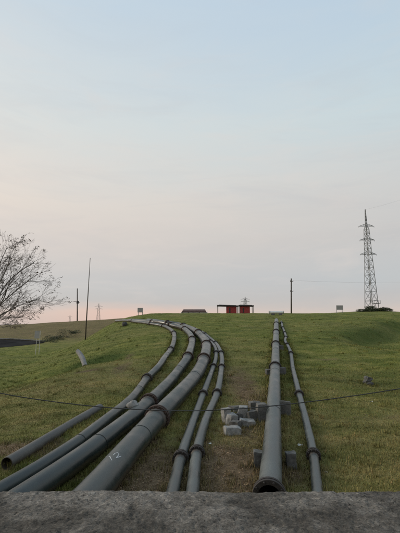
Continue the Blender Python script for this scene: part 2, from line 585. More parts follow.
def pipeline(name, label, cat, group, pix, D, flanges, m, fm, extra_front=None, open_end=False, collar=True, lift=0.0, far=None, seg=28, bore=False):
    """pix: photo points of the centre line, near to far; flanges: photo (u, v) of the joints; far: extra world points"""
    r = D / 2
    P = [hit(u, v, r + lift) for (u, v) in pix]
    if extra_front:
        d0 = P[0] - P[1]
        P.insert(0, P[0] + d0 / np.hypot(d0[0], d0[1]) * extra_front)
    if far:
        P += [np.array(f) for f in far]
    C = spline(P, .5)
    C = np.array(C)
    # settle on the ground, a long pipe bridges small dips
    gz = ground(C[:, 0], C[:, 1]) + r + lift - .06
    k = np.exp(-.5 * (np.arange(-6, 7) / 3.0) ** 2)
    k /= k.sum()
    C[:, 2] = np.convolve(np.pad(gz, 6, mode='edge'), k, mode='valid')
    PIPES.append((C, r))
    base = Vector((C[0, 0], C[0, 1], C[0, 2] - r))
    root = thing(name, label, cat, base, group)
    proj = np.array([project(p) for p in C])
    idx = []
    for (u, v) in flanges:
        i = int(np.argmin((proj[:, 0] - u) ** 2 + (proj[:, 1] - v) ** 2))
        idx.append(i)
    idx = sorted(set(idx))
    cuts = [0] + [i for i in idx if 0 < i < len(C) - 1] + [len(C) - 1]
    secs = []
    for a, b in zip(cuts[:-1], cuts[1:]):
        seg_pts = [Vector(p) for p in C[a:b + 1]]
        if b - a < 1:
            continue
        dmean = np.linalg.norm(np.array(seg_pts[len(seg_pts) // 2]) - EYE)
        mb = MB()
        first, last = a == 0, b == len(C) - 1
        hollow = open_end and first
        if hollow or (bore and first):
            mb.tube(seg_pts, r, seg, False, True)
            ax = seg_pts[1] - seg_pts[0]
            hm = MB()
            hm.revolve(seg_pts[0], ax, [(0.0, r), (-.012, r * .97), (-.012, r * .88), (1.5, r * .86), (1.5, r * .9), (.02, r * .93)], seg)
            hm.build('pipe_mouth', M['darkrust'] if bore else M['collar'], root)
            hm = MB()
            hm.revolve(seg_pts[0], ax, [(1.2, r * .87), (1.22, .005), (1.24, .005), (1.24, r * .87)], seg)
            hm.build('dark_bore_disc', M['bore'], root)  # near-black disc standing in for the shade deep inside the bore
        else:
            mb.tube(seg_pts, r, seg if dmean < 30 else 16, True, True)
        # raised beads where the lengths were butt-welded
        for q in range(a + 11, b - 2, 12):
            if np.linalg.norm(C[q] - EYE) > 40:
                break
            mb.revolve(C[q], C[q + 1] - C[q - 1], [(-.014, r * .99), (-.010, r + .009), (-.003, r + .010), (0, r + .004), (.003, r + .010), (.010, r + .009), (.014, r * .99)], seg)
        o = mb.build('pipe_section', m, root)
        smooth_by_angle(o, 50)
        secs.append(o)
    for i in idx:
        c = Vector(C[i])
        t = Vector(C[min(i + 1, len(C) - 1)] - C[max(i - 1, 0)]).normalized()
        d = (c - Vector(EYE)).length
        mb = MB()
        flange_mesh(mb, c, t, r, 40 if d < 25 else 20, (16 if D > .5 else 10) if d < 35 else 0)
        o = mb.build('flange', fm, root)
        smooth_by_angle(o, 35)
        if collar and not (bore and i == 0):
            mb = MB()
            L = .16 + r * .5
            for sgn in (-1, 1):
                mb.revolve(c, t, [(sgn * .05, r * .97), (sgn * .05, r * 1.10), (sgn * (L - .05), r * 1.10), (sgn * L, r * 1.0), (sgn * L, r * .97)], 28 if d < 30 else 16)
            o2 = mb.build('collar', M['collar'], root)
            smooth_by_angle(o2, 35)
    return root, C, secs


GR = "plastic pipelines running up the grass slope"
farleft = lambda o, zz: [gp for gp in o]


def fl(u, Y, r):
    p = gpt(u, Y)
    return (p.x, p.y, p.z + r)


# pale grey old pipe lying loose, open end towards the camera
pA, CA, _ = pipeline('loose_pipe', 'short loose earth-stained pipe with an open end, outermost left of the pipes', 'pipe', None,
                     [(7, 463), (30, 448.5), (62, 428.5), (100, 405.5)], .30, [], M['pipe_old'], M['rust'], open_end=True, collar=False)
pB, CB, sB = pipeline('pipeline', 'leftmost long dark pipeline, bending left past the loose pipe to the hill crest', 'pipeline', GR,
                      [(6, 486), (40, 465), (80, 439), (128, 401), (147, 378), (160, 363.5), (170, 351.5), (174, 340), (173, 331.5), (165, 326.5), (152, 323.5), (135, 321.5), (116, 320.5)],
                      .37, [(147, 377), (171, 351), (174, 333), (164, 326.2), (150, 323.2), (132, 321.2)], M['pipe'], M['darkrust'], extra_front=3.2)
pC, CC, sC = pipeline('pipeline', 'thick dark pipeline between the leftmost pipeline and the chalk-marked one', 'pipeline', GR,
                      [(36, 487), (90, 448.5), (140, 409.5), (165, 386), (179, 370), (187, 358), (191, 347), (192, 338.5), (188, 332), (180.5, 327.3), (168, 323.8), (150, 321.2), (130, 319.8)],
                      .51, [(147, 403.5), (187, 358), (192.5, 340), (184, 329.5), (170, 324.2), (152, 321.5)], M['pipe'], M['rust'], extra_front=3.0)
pD, CD, sD = pipeline('pipeline', 'thickest dark pipeline with a chalk mark and a big rusty flange', 'pipeline', GR,
                      [(98, 486), (128, 449), (157, 416), (181, 391.5), (196, 374), (203, 361), (206, 350), (205.5, 342), (199, 333.5), (190, 328.3), (178, 324.8), (164, 322.2), (148, 320.3)],
                      .62, [(157.5, 415), (203.5, 360), (206.2, 346), (198, 333), (183, 326), (166, 322.4)], M['pipe'], M['rust'], extra_front=2.8)
pE, CE, sE = pipeline('pipeline', 'left one of the two slim pipelines running side by side up the middle', 'pipeline', GR,
                      [(173.3, 486), (180.7, 457), (192, 423), (203, 394), (211, 373), (215.5, 359), (215.8, 350.5), (212.5, 343.5), (206, 337), (198, 331.5), (188, 327.2), (176, 324)],
                      .265, [(180.7, 457), (203, 394), (213, 367.5), (215.8, 353), (211, 341.8), (203, 334.8), (192, 328.8)], M['pipe_pale'], M['darkrust'], extra_front=2.4)
pF, CF, sF = pipeline('pipeline', 'right one of the two slim pipelines running side by side up the middle', 'pipeline', GR,
                      [(192.8, 487), (196.8, 452), (205.5, 420), (217, 392.5), (221, 371), (221.8, 357), (219.5, 348.5), (214, 341.5), (207, 335), (198, 329.8), (186, 325.6)],
                      .275, [(196.8, 452), (217, 392.5), (221.3, 368.5), (221.5, 354), (215.5, 343), (206, 334.2), (194, 328.2)], M['pipe_pale'], M['darkrust'], extra_front=2.4)
pG, CG, sG = pipeline('pipeline', 'straight grey pipeline on concrete blocks with an end flange behind the wall', 'pipeline', GR,
                      [(269.3, 494.5), (271.5, 456), (273.2, 420), (275, 370), (275.8, 340), (276.4, 319)],
                      .48, [(269.3, 494.5), (275, 368), (275.8, 345), (276, 332.5), (276.3, 324.5)], M['pipe_pale'], M['darkrust'], lift=.12, bore=True)
pH, CH, sH = pipeline('pipeline', 'slim wavering pipeline at the far right beside the straight pipeline', 'pipeline', GR,
                      [(317, 487), (313.5, 455), (307, 424), (299, 393), (293, 369), (290.5, 352), (287.8, 345), (285.2, 341), (285.8, 336.5), (284, 331), (282.3, 326), (281.3, 320.5)],
                      .235, [(313.7, 456), (299.6, 394), (290.8, 354), (287.5, 344), (285.4, 338), (284.6, 333), (282.8, 328), (281.8, 323)], M['pipe_pale'], M['darkrust'], extra_front=2.4)

# chalk figure on the thick pipe
vs, fs = [], []
for o in sD[:1]:
    off = len(vs)
    bl = Vector(pD.location)
    vs += [v.co + bl for v in o.data.vertices]
    fs += [tuple(i + off for i in p.vertices) for p in o.data.polygons]
bvh = BVHTree.FromPolygons(vs, fs)


def on_pipe(u, v):
    d = Vector(ray(u, v)).normalized()
    p, nrm, _, _ = bvh.ray_cast(Vector(EYE), d)
    if p is None:
        return None
    if nrm.dot(d) > 0:
        nrm = -nrm
    return (p + nrm * .003, nrm)


for nm, stroke in (('chalk_digit', [(108.6, 456.6), (109.6, 456.2), (111.8, 460.6)]),
                   ('chalk_digit', [(113.2, 455.4), (115.2, 453.4), (117.6, 452.8), (119.0, 454.2), (117.8, 456.2), (116.0, 458.2), (121.0, 456.4)]),
                   ('chalk_dash', [(103.4, 457.8), (106.4, 456.8)])):
    pts = []
    for a, b in zip(stroke[:-1], stroke[1:]):
        for k in range(6):
            q = on_pipe(a[0] + (b[0] - a[0]) * k / 6, a[1] + (b[1] - a[1]) * k / 6)
            if q:
                pts.append(q)
    q = on_pipe(*stroke[-1])
    if q:
        pts.append(q)
    vv, ff = [], []
    for (p0, n0), i in zip(pts, range(len(pts))):
        t = pts[min(i + 1, len(pts) - 1)][0] - pts[max(i - 1, 0)][0]
        sd = t.cross(n0).normalized() * (.007 + .004 * random.random())
        vv += [p0 - sd, p0 + sd]
        if i:
            ff.append((2 * i - 2, 2 * i - 1, 2 * i + 1, 2 * i))
    mb = MB()
    mb.add(vv, ff)
    mb.build(nm, M['chalk'], pD)

# white header pipe across the crest
c0, c1 = gpt(269.5, 66.0, .42), gpt(283.2, 66.0, .42)
hd = thing('header_pipe', 'short white pipe lying crosswise on the crest at the top of the straight pipeline', 'pipe', (c0 + c1) / 2 - Vector((0, 0, .5)))
mb = MB()
mb.tube([c0, c0.lerp(c1, .33), c0.lerp(c1, .66), c1], .23, 20)
smooth_by_angle(mb.build('pipe_section', M['white'], hd), 50)
for q in (0, 1):
    mb = MB()
    flange_mesh(mb, c0.lerp(c1, q), c1 - c0, .20, 20, 0)
    mb.build('flange', M['offwhite'], hd)
for q in (.25, .8):
    mb = MB()
    p = c0.lerp(c1, q)
    mb.box((p.x, p.y, p.z - .40), (.5, .4, .5))
    mb.build('saddle', M['concrete'], hd)


# ------------------------------------------------------------------ rough blocks and stones
def rough_block(loc, size, rot=(0, 0, 0), seed=0, amp=.03, n=7, chip=.0):
    mb = MB()
    R = Matrix.Rotation(rot[2], 3, 'Z') @ Matrix.Rotation(rot[1], 3, 'Y') @ Matrix.Rotation(rot[0], 3, 'X')
    idx = {}
    verts = []

    def vid(i, j, k):
        if (i, j, k) in idx:
            return idx[(i, j, k)]
        p = Vector((i / n - .5, j / n - .5, k / n - .5))
        # slightly rounded edges
        q = Vector([math.copysign(min(abs(c), .5), c) for c in p])
        e = sum(1 for c in p if abs(c) > .49)
        if e >= 2:
            q *= .975 if e == 2 else .95
        q = Vector((q.x * size[0], q.y * size[1], q.z * size[2]))
        nv = mnoise.noise_vector(q * 3.1 + Vector((seed * 7.3, seed * 1.7, seed * 3.1)))
        nv2 = mnoise.noise_vector(q * 9 + Vector((seed * 2.3, 5, seed)))
        q += nv * amp + nv2 * amp * .4
        if chip:
            h = mnoise.noise(Vector((q.x * 2.2 + seed * 3, q.y * 2.2, seed)))
            if q.z > 0:
                q.z *= 1 - chip * max(0, h + .2)
        verts.append(Vector(loc) + R @ q + Vector((0, 0, size[2] / 2)))
        idx[(i, j, k)] = len(verts) - 1
        return idx[(i, j, k)]
    F = []
    for a in range(n):
        for b in range(n):
            F.append((vid(a, b, 0), vid(a, b + 1, 0), vid(a + 1, b + 1, 0), vid(a + 1, b, 0)))
            F.append((vid(a, b, n), vid(a + 1, b, n), vid(a + 1, b + 1, n), vid(a, b + 1, n)))
            F.append((vid(a, 0, b), vid(a + 1, 0, b), vid(a + 1, 0, b + 1), vid(a, 0, b + 1)))
            F.append((vid(a, n, b), vid(a, n, b + 1), vid(a + 1, n, b + 1), vid(a + 1, n, b)))
            F.append((vid(0, a, b), vid(0, a, b + 1), vid(0, a + 1, b + 1), vid(0, a + 1, b)))
            F.append((vid(n, a, b), vid(n, a + 1, b), vid(n, a + 1, b + 1), vid(n, a, b + 1)))
    mb.add(verts, F)
    return mb


def stone_mb(loc, size, seed=0, amp=.25):
    mb = MB()
    vs, fs = [], []
    nu, nv = 16, 10
    for j in range(nv + 1):
        th = PI * j / nv
        for i in range(nu):
            ph = 2 * PI * i / nu
            d = Vector((math.sin(th) * math.cos(ph), math.sin(th) * math.sin(ph), math.cos(th)))
            k = 1 + amp * mnoise.noise(d * 1.3 + Vector((seed * 3.7, seed, 0))) + amp * .5 * mnoise.noise(d * 3 + Vector((seed, 3, 1)))
            vs.append(Vector(loc) + Vector((d.x * size[0] * k, d.y * size[1] * k, d.z * size[2] * k)))
    for j in range(nv):
        for i in range(nu):
            a, b = j * nu + i, j * nu + (i + 1) % nu
            fs.append((a, a + nu, b + nu, b))
    mb.add(vs, fs)
    return mb


BG = "concrete blocks along the straight pipeline"
blk = [
    (258.3, 466.5, .22, .28, .45, 'squat grey concrete block left of the straight pipeline, nearest the wall'),
    (290.8, 467.5, .23, .28, .45, 'squat grey concrete block right of the straight pipeline, nearest the wall'),
    (262.0, 420, .34, .36, .62, 'upright concrete block between the rubble heap and the straight pipeline'),
    (284.5, 414, .40, .34, .52, 'concrete block right of the straight pipeline, across from the rubble heap'),
    (269.6, 375.5, .36, .40, .40, 'small dark block left of the straight pipeline, halfway up the slope'),
    (281.4, 374.5, .40, .40, .45, 'small dark block right of the straight pipeline, halfway up the slope'),
    (280.2, 350.5, .45, .4, .45, 'tiny dark block right of the straight pipeline below the crest'),
]
for i, (u, v, sx, sy, h, lab) in enumerate(blk):
    p = hit(u, v, 0)
    b = rough_block((p[0], p[1], p[2] - .08), (sx, sy, h), (0, 0, .1 * (i % 3 - 1)), i + 1, .032, 10, .22)
    o = b.build('concrete_block', M['concrete'])
    smooth_by_angle(o, 32)
    tag(o, lab, 'concrete block', BG)

RG = "broken concrete pieces heaped by the straight pipeline"
rub = [
    # u, v, size, rot, lift, label
    (226.5, 424.0, (.22, .22, .50), (0.06, -.12, .3), 0, 'pale jagged block standing upright at the left end of the rubble heap'),
    (231.5, 425.5, (.24, .24, .36), (0, .1, .6), 0, 'grey block leaning against the pale upright one at the left of the rubble heap'),
    (232.5, 433.5, (.42, .30, .22), (0, .06, .15), 0, 'broad flat grey lump lying lowest and nearest in the rubble heap'),
    (236.0, 429.0, (.26, .28, .26), (0, -.1, .9), 0, 'squat grey chunk just right of the lowest lump in the rubble heap'),
    (236.0, 411.0, (.38, .30, .20), (0, 0, .5), 0, 'darker flat piece lying farthest up the slope in the rubble heap'),
    (238.5, 421.0, (.26, .26, .24), (0, .1, .9), 0, 'dark squarish chunk in the middle of the rubble heap'),
    (243.0, 419.5, (.26, .26, .44), (0.1, .05, -.2), 0, 'pale upright block right of the middle of the rubble heap'),
    (247.0, 425.0, (.44, .28, .20), (.05, .14, .1), 0, 'long flat tilted slab at the front right of the rubble heap'),
    (252.0, 420.0, (.30, .26, .30), (.05, -.1, .4), 0, 'squarish block behind the long tilted slab of the rubble heap'),
    (255.0, 411.5, (.34, .30, .34), (0, 0, .15), 0, 'dark squared piece behind the rubble heap, nearest the straight pipeline'),
    (229.5, 411.5, (.16, .16, .12), (0, 0, .15), 0, 'smallest loose fragment behind the left end of the rubble heap'),
]
for i, (u, v, s, rot, lift, lab) in enumerate(rub):
    p = hit(u, v, 0)
    b = rough_block((p[0], p[1], p[2] - .05 + lift), tuple(q * 1.15 for q in s), rot, 20 + i, .045, 10, .22)
    o = b.build('concrete_rubble', M['rubble'] if i in (0, 1, 2, 6, 7) else M['concrete'])
    smooth_by_angle(o, 30)
    tag(o, lab, 'rubble', RG)

for (u, v, s, mm, nm, lab, cat) in [
    (370.5, 385.5, (.17, .14, .10), 'darkstone', 'field_stone', 'low dark stone lying against the lone dark rock at right', 'stone'),
    (124.5, 326.0, (.35, .35, .35), 'darkstone', 'field_stone', 'small dark boulder just below the pipelines on the crest', 'rock'),
]:
    p = hit(u, v, 0)
    o = stone_mb((p[0], p[1], p[2] + s[2] * .5), s, u, .35).build(nm, M[mm], None, True)
    tag(o, lab, cat)


p = hit(132.6, 405.0, .44)
o = stone_mb(p, (.21, .15, .125), 132, .35).build('field_stone', M['rubble'], None, True)
tag(o, 'rounded pale stone wedged between the leftmost pipeline and its thick neighbour', 'stone')
p = hit(367.3, 384.0, 0)
o = rough_block((p[0], p[1], p[2] - .08), (.28, .25, .42), (.1, .12, .5), 61, .12, 10, .35).build('field_stone', M['concrete'])
smooth_by_angle(o, 35)
tag(o, 'rough upright dark rock standing alone in the grass at right', 'rock')


# crumpled scraps
def scrap(u, v, s, lab, m='paper'):
    p = hit(u, v, 0)
    mb = MB()
    n = 5
    vs = []
    for j in range(n):
        for i in range(n):
            q = Vector(((i / (n - 1) - .5) * s * 1.5, (j / (n - 1) - .5) * s, 0))
            q = q * (1 + .5 * mnoise.noise(Vector((i * 1.7, j * 1.3, u)))); q.z = s * .5 * mnoise.noise(q * (3 / s) + Vector((u, v, 0))) + s * .3
            vs.append(Vector(p) + q)
    mb.add(vs, [(j * n + i, j * n + i + 1, (j + 1) * n + i + 1, (j + 1) * n + i) for j in range(n - 1) for i in range(n - 1)])
    o = mb.build('litter_scrap', M[m], None, True)
    tag(o, lab, 'litter', 'pale scraps lying in the grass')


scrap(371.5, 402, .08, 'pale scrap lying in the grass below the lone dark rock at right')
scrap(300.5, 446, .10, 'pale scrap between the straight pipeline and its right neighbour')
scrap(209.8, 444, .06, 'pale scrap right of the two slim middle pipelines')
scrap(326.5, 473, .05, 'pale scrap right of the slim pipeline, near the wall')
scrap(228.5, 432.5, .05, 'small pale scrap just below the rubble heap')

# bent old culvert pipe in the hollow
pts = [at(77.5, 351.0, 29.5), at(79.5, 353.5, 29.3), at(82, 357.5, 29.0), at(84.0, 362.5, 28.6), at(85, 366, 28.4)]
mb = MB()
cpts = spline(pts, .12)
mb.tube(cpts, [.15 + .03 * math.sin(PI * i / len(cpts)) for i in range(len(cpts))], 18, True, True)
cv = mb.build('bent_pipe', M['oldplastic'])
smooth_by_angle(cv, 50)
tag(cv, 'pale bent pipe stub curving down into the bright green hollow', 'pipe')

# ------------------------------------------------------------------ parapet wall in front
far_l = EYE + ray(-160, 488.3) * 1
d = ray(200, 489.5)
TOPZ = 2.0
ys = (TOPZ - 3.0) / d[2] * d[1]
print('wall far edge Y', ys)
nx, ny = 760, 130
W0, W1 = -3.0, 3.0
Yn, Yf = 1.35, ys
vs = []
for j in range(ny + 1):
    for i in range(nx + 1):
        x = W0 + (W1 - W0) * i / nx
        y = Yn + (Yf - Yn) * j / ny
        z = TOPZ
        q = Vector((x, y, 0))
        z += .012 * mnoise.fractal(q * 2.3, 1.0, 2.1, 4) + .006 * mnoise.fractal(q * 13, .7, 2.1, 4)
        pit = mnoise.noise(q * 52 + Vector((3, 3, 3))) + .5 * mnoise.noise(q * 17 + Vector((9, 1, 3)))
        z -= .016 * max(0, pit - .22)
        yy = y
        if j >= ny - 3:
            yy += .012 * mnoise.fractal(Vector((x * 5, 1.3, 0)), .8, 2, 4) + .004 * x * .3
            z -= .005 * (j - ny + 3) + .008 * max(0, mnoise.noise(Vector((x * 11, 7, 2))))
        vs.append((x, yy, z))
fs = []
w = nx + 1
for j in range(ny):
    for i in range(nx):
        fs.append((j * w + i, j * w + i + 1, (j + 1) * w + i + 1, (j + 1) * w + i))
# outer face, ends and near face
o0 = len(vs)
for i in range(nx + 1):
    x = W0 + (W1 - W0) * i / nx
    vs.append((x, Yf + .0, -.9))
for i in range(nx):
    fs.append((ny * w + i, ny * w + i + 1, o0 + i + 1, o0 + i))
o1 = len(vs)
for i in range(nx + 1):
    x = W0 + (W1 - W0) * i / nx
    vs.append((x, Yn, -.9))
for i in range(nx):
    fs.append((i + 1, i, o1 + i, o1 + i + 1))
mb = MB()
mb.add(vs, fs)
pw = mb.build('parapet_wall', M['parapet'], None, True)
tag(pw, 'wide rough weathered concrete wall top across the foreground', 'wall')

# ------------------------------------------------------------------ cable across the view
cab = [(-260, 340), (-100, 371), (0, 393.3), (52, 401.6), (98, 406.8), (140, 409.6), (185, 411), (240, 408.8), (300, 403), (360, 395), (400, 388.8), (500, 371), (660, 340)]
pts = spline([at(u, v, 4.2) for u, v in cab], .08)
mb = MB()
mb.tube(pts, .0048, 8)
cb = mb.build('cable', M['cable'], None, True)
tag(cb, 'thin dark sagging cable strung across the foreground above the pipes', 'cable')


# ------------------------------------------------------------------ board on two posts at the left
def board(name, lab, cat, u0, u1, vt, vp, Y, mpost, mpanel, group=None, r=.05, base_sink=.15):
    r = .036 if Y < 60 else r
    um = (u0 + u1) / 2
    g = gpt(um, Y)
    root = thing(name, lab, cat, g, group)
    for u in (u0, u1):
        gb = gpt(u, Y)
        top = at(u, vt, Y)
        mb = MB()
        mb.bar((gb.x, gb.y, gb.z - base_sink), (gb.x, gb.y, top[2]), r)
        mb.build('post', mpost, root)
    a, b = at(u0, vt, Y), at(u1, vp, Y)
    ov = .12 * abs(b[0] - a[0])
    mb = MB()
    mb.box(((a[0] + b[0]) / 2, Y - .06, (a[2] + b[2]) / 2), (abs(b[0] - a[0]) + ov * 2, .06, abs(a[2] - b[2])))
    mb.build('panel', mpanel, root)
    return root


board('notice_board', 'pale board on two thin white posts standing in the grass at far left', 'sign', 35.6, 38.9, 330.8, 338.5, 58, M['offwhite'], M['signface'])
board('notice_board', 'small pale board on two posts on the crest above the bending pipelines', 'sign', 138.2, 142.4, 308, 312.5, 74, M['steel'], M['signface'])
board('notice_board', 'small pale board on the crest between the pole and the lattice tower', 'sign', 336.8, 342.4, 305.4, 309.8, 92, M['steel'], M['signface'])


# ------------------------------------------------------------------ poles
def pole(name, lab, cat, u, vt, Y, r0, r1, lean=None, arm=None):
    g = gpt(u, Y)
    top = Vector(at(u if lean is None else lean, vt, Y))
    root = thing(name, lab, cat, g)
    mb = MB()
    mb.tube([g - Vector((0, 0, .4)), g.lerp(top, .5), top], [r0, (r0 + r1) / 2, r1], 10)
    mb.build('shaft', M['wood'], root, True)
    return root, g, top


u1, g1, t1 = pole('utility_pole', 'short dark utility pole with a fitting, left of the tall leaning mast', 'utility pole', 77.3, 288.5, 118, .17, .13)
mb = MB()
pz = Vector(at(77.7, 302.3, 118))
mb.box(pz, (.55, .5, .8))
mb.build('transformer', M['darkroof'], u1)
mb = MB()
mb.bar(pz + Vector((-1.5, 0, .35)), pz + Vector((.6, 0, -.1)), .06)
mb.build('crossarm', M['wood'], u1)
u2, g2, t2 = pole('mast', 'tall thin leaning mast on the left shoulder of the hill', 'mast', 85.3, 258, 58, .10, .035, 90.2)
u3, g3, t3 = pole('utility_pole', 'lone upright utility pole on the crest right of the straight pipeline', 'utility pole', 291.3, 278.5, 82, .16, .12)
for vv in (281.5, 291.5):
    mb = MB()
    p = Vector(at(291.6, vv, 82))
    mb.bar(p + Vector((-.32, -.08, 0)), p + Vector((.32, -.08, 0)), .055)
    mb.build('crossarm', M['wood'], u3)
    for sx in (-.28, .28):
        mb = MB()
        mb.bar(p + Vector((sx, -.08, .04)), p + Vector((sx, -.08, .28)), .05, .03)
        mb.build('insulator', M['insul'], u3)


# ------------------------------------------------------------------ lattice towers
def lattice(name, lab, cat, u, Y, vtop, wbase, wtop, arms, rot, rleg, rbr, panels, group=None, peak=.12):
    g = gpt(u, Y)
    H = at(u, vtop, Y)[2] - g.z
    root = thing(name, lab, cat, g, group)
    R = Matrix.Rotation(rot, 3, 'Z')

    def half(z):
        body = 1 - peak
        f = z / H
        if f < body:
            q = f / body
            # legs flare towards the ground
            return (wbase * (1 - q) ** 1.15 + wtop * (1 - (1 - q) ** 1.15)) / 2
        return wtop / 2 * (.42 - .3 * (f - body) / peak)

    def corner(k, z):
        sx, sy = ((-1, -1), (1, -1), (1, 1), (-1, 1))[k]
        h = half(z)
        return g + R @ Vector((sx * h, sy * h, 0)) + Vector((0, 0, z))
    # panel heights get shorter upwards
    zs = [0]
    a = 1.0
    for i in range(panels):
        zs.append(zs[-1] + a)
        a *= .93
    zs = [z / zs[-1] * H for z in zs]
    for k in range(4):
        mb = MB()
        mb.tube([corner(k, z) - Vector((0, 0, .3 if z == 0 else 0)) for z in zs], [rleg * (1 - .45 * z / H) for z in zs], 6)
        mb.build('leg', M['steel'], root)
    for k in range(4):
        mb = MB()
        k2 = (k + 1) % 4
        for z0, z1 in zip(zs[:-1], zs[1:]):
            mb.bar(corner(k, z0), corner(k2, z1), rbr, None, 4)
            mb.bar(corner(k2, z0), corner(k, z1), rbr, None, 4)
            mb.bar(corner(k, z1), corner(k2, z1), rbr, None, 4)
        mb.build('bracing', M['steel'], root)
    tips = []
    for (va, ln) in arms:
        z = at(u, va, Y)[2] - g.z
        h = half(z)
        mb = MB()
        for s in (-1, 1):
            tip = g + Vector((s * ln / 2, 0, z - .1))
            for sy in (-1, 1):
                mb.bar(g + Vector((s * h * .6, sy * h * .6, z)), tip, rbr * 1.3, None, 4)
                mb.bar(g + Vector((s * h * .6, sy * h * .6, z + ln * .13)), tip, rbr * 1.1, None, 4)
            for q in (.3, .6):
                b0 = (g + Vector((s * h * .6, 0, z))).lerp(tip, q)
                b1 = (g + Vector((s * h * .6, 0, z + ln * .13))).lerp(tip, q)
                mb.bar(b0, b1, rbr, None, 4)
        mb.build('crossarm', M['steel'], root)
        for s in (-1, 1):
            tip = g + Vector((s * ln / 2, 0, z - .1))
            mb = MB()
            mb.bar(tip, tip - Vector((0, 0, .45)), rbr * 1.1, None, 6)
            mb.build('insulator', M['insul'], root)
            tips.append(tip - Vector((0, 0, .9)))
    return root, g, g + Vector((0, 0, H)), tips


tw, tg, ttop, tips = lattice('transmission_tower', 'tall steel lattice tower with three crossarms at right', 'transmission tower', 372.0, 140, 209.5,
                             3.2, 1.2, [(226.0, 5.5), (239.8, 5.3), (254.0, 5.8)], math.radians(28), .12, .05, 18, peak=.165)
# little equipment platform low on the tower
mb = MB()
pp = Vector(at(376.5, 303.5, 139.5))
mb.box(pp, (2.2, 1.6, .16))
for sx in (-1, 1):
    mb.bar(pp + Vector((sx * 1.05, -.75, 0)), pp + Vector((sx * 1.05, -.75, 1.1)), .05)
    mb.bar(pp + Vector((sx * 1.05, .75, 0)), pp + Vector((sx * 1.05, .75, 1.1)), .05)
mb.bar(pp + Vector((-1.05, -.75, 1.1)), pp + Vector((1.05, -.75, 1.1)), .05)
mb.build('platform', M['steel'], tw)

lattice('transmission_tower', 'distant small lattice tower behind the tall leaning mast', 'transmission tower', 97.8, 420, 303.5, 5.0, 1.6,
        [(306.5, 8.5), (309, 8.0)], .5, .11, .04, 8, 'small lattice towers beyond the crest')
lattice('transmission_tower', 'distant small lattice tower rising behind the red kiosks', 'transmission tower', 245.5, 330, 296.8, 4.6, 1.4,
        [(299.2, 7.0), (301.6, 7.0)], .4, .12, .05, 8, 'small lattice towers beyond the crest')
lattice('transmission_tower', 'faintest small lattice tower on the skyline left of the utility pole', 'transmission tower', 69.2, 640, 315.0, 4.4, 1.4,
        [(316.5, 7.0)], .4, .13, .05, 6, 'small lattice towers beyond the crest')


def wire(lab, P, sag, r=.02, group=None):
    mb = MB()
    pts = []
    a, b = Vector(P[0]), Vector(P[1])
    for i in range(25):
        t = i / 24
        p = a.lerp(b, t)
        p.z -= sag * 4 * t * (1 - t)
        pts.append(p)
    mb.tube(pts, r, 5)
    o = mb.build('power_line', M['cable'], None, True)
    tag(o, lab, 'power line', group)


PL = "overhead lines against the sky"
wire('thin earth wire rising right from the peak of the lattice tower', (ttop, at(470, 172, 100)), 1.0, .010, PL)
wire('power line running right from the lone pole past the lattice tower', (t3 - Vector((0, 0, .4)), at(560, 276, 95)), 1.0, .008, PL)


# ------------------------------------------------------------------ buildings on the crest
def kiosk(lab, u, uc0, uc1, ur0, ur1, Y):
    g = gpt(u, Y, .05)
    root = thing('red_kiosk', lab, 'kiosk', g, "red kiosks on the crest")
    px = Y / FPX
    x = lambda uu: g.x + (uu - u) * px
    H = (313.6 - 307.0) * px
    mb = MB()
    c0, c1 = x(uc0), x(uc1)
    mb.box(((c0 + c1) / 2, Y, g.z + H / 2 - .1), (c1 - c0, 1.9, H + .2))
    mb.build('cabin', M['red'], root)
    # doorway and counter hatch
    mb = MB()
    mb.box(((c0 + c1) / 2 - (c1 - c0) * .18, Y - .96, g.z + H * .42), ((c1 - c0) * .14, .06, H * .7))
    mb.build('door', M['darkroof'], root)
    r0, r1 = x(ur0), x(ur1)
    mb = MB()
    zt = g.z + (313.6 - 306.3) * px
    R = Matrix.Rotation(math.radians(1.5), 3, 'Y')
    mb.box(((r0 + r1) / 2, Y - .1, zt), (r1 - r0, 2.9, .32), R)
    mb.box(((r0 + r1) / 2, Y - .1, zt + .2), ((r1 - r0) * .8, 1.6, .16), R)
    mb.build('roof', M['darkroof'], root)
    for xx in (r0 + .2, r1 - .2):
        for yy in (-1.3, 1.1):
            mb = MB()
            mb.bar((xx, Y + yy, g.z - .5), (xx, Y + yy, zt), .07)
            mb.build('post', M['wood'], root)
    return root


kiosk('left red kiosk under a wide dark flat canopy on the crest', 231, 226.4, 236.2, 217.2, 238.0, 120)
kiosk('right red kiosk under a narrower dark canopy, nearest the distant tower', 244.5, 240.0, 249.6, 238.6, 253.4, 120)

Y = 110
g = gpt(194.5, Y, .0)
px = Y / FPX
sh = thing('long_shelter', 'long low open shelter with a dark roof on the crest left of the red kiosks', 'shelter', g)
mb = MB()
x = lambda uu: g.x + (uu - 194.5) * px
zt = g.z + (314.2 - 311.4) * px
pr = [(-1.5, zt - .25), (-.0, zt + .32), (1.5, zt - .25)]
v0 = [(x(182.2), Y - 1.6, zt - .28), (x(182.2), Y + 1.6, zt - .28), (x(206.0), Y - 1.6, zt - .28), (x(206.0), Y + 1.6, zt - .28),
      (x(183.6), Y, zt + .36), (x(204.8), Y, zt + .36), (x(182.2), Y - 1.6, zt - .42), (x(182.2), Y + 1.6, zt - .42), (x(206.0), Y - 1.6, zt - .42), (x(206.0), Y + 1.6, zt - .42)]
mb.add(v0, [(0, 2, 5, 4), (3, 1, 4, 5), (1, 0, 4), (2, 3, 5), (6, 8, 2, 0), (9, 7, 1, 3), (7, 6, 0, 1), (8, 9, 3, 2), (6, 7, 9, 8)])
mb.build('roof', M['brownroof'], sh)
mb = MB()
mb.box((x(194.3), Y, g.z + .14), (x(207.2) - x(181.2), 2.6, .5))
mb.build('plinth', M['offwhite'], sh)
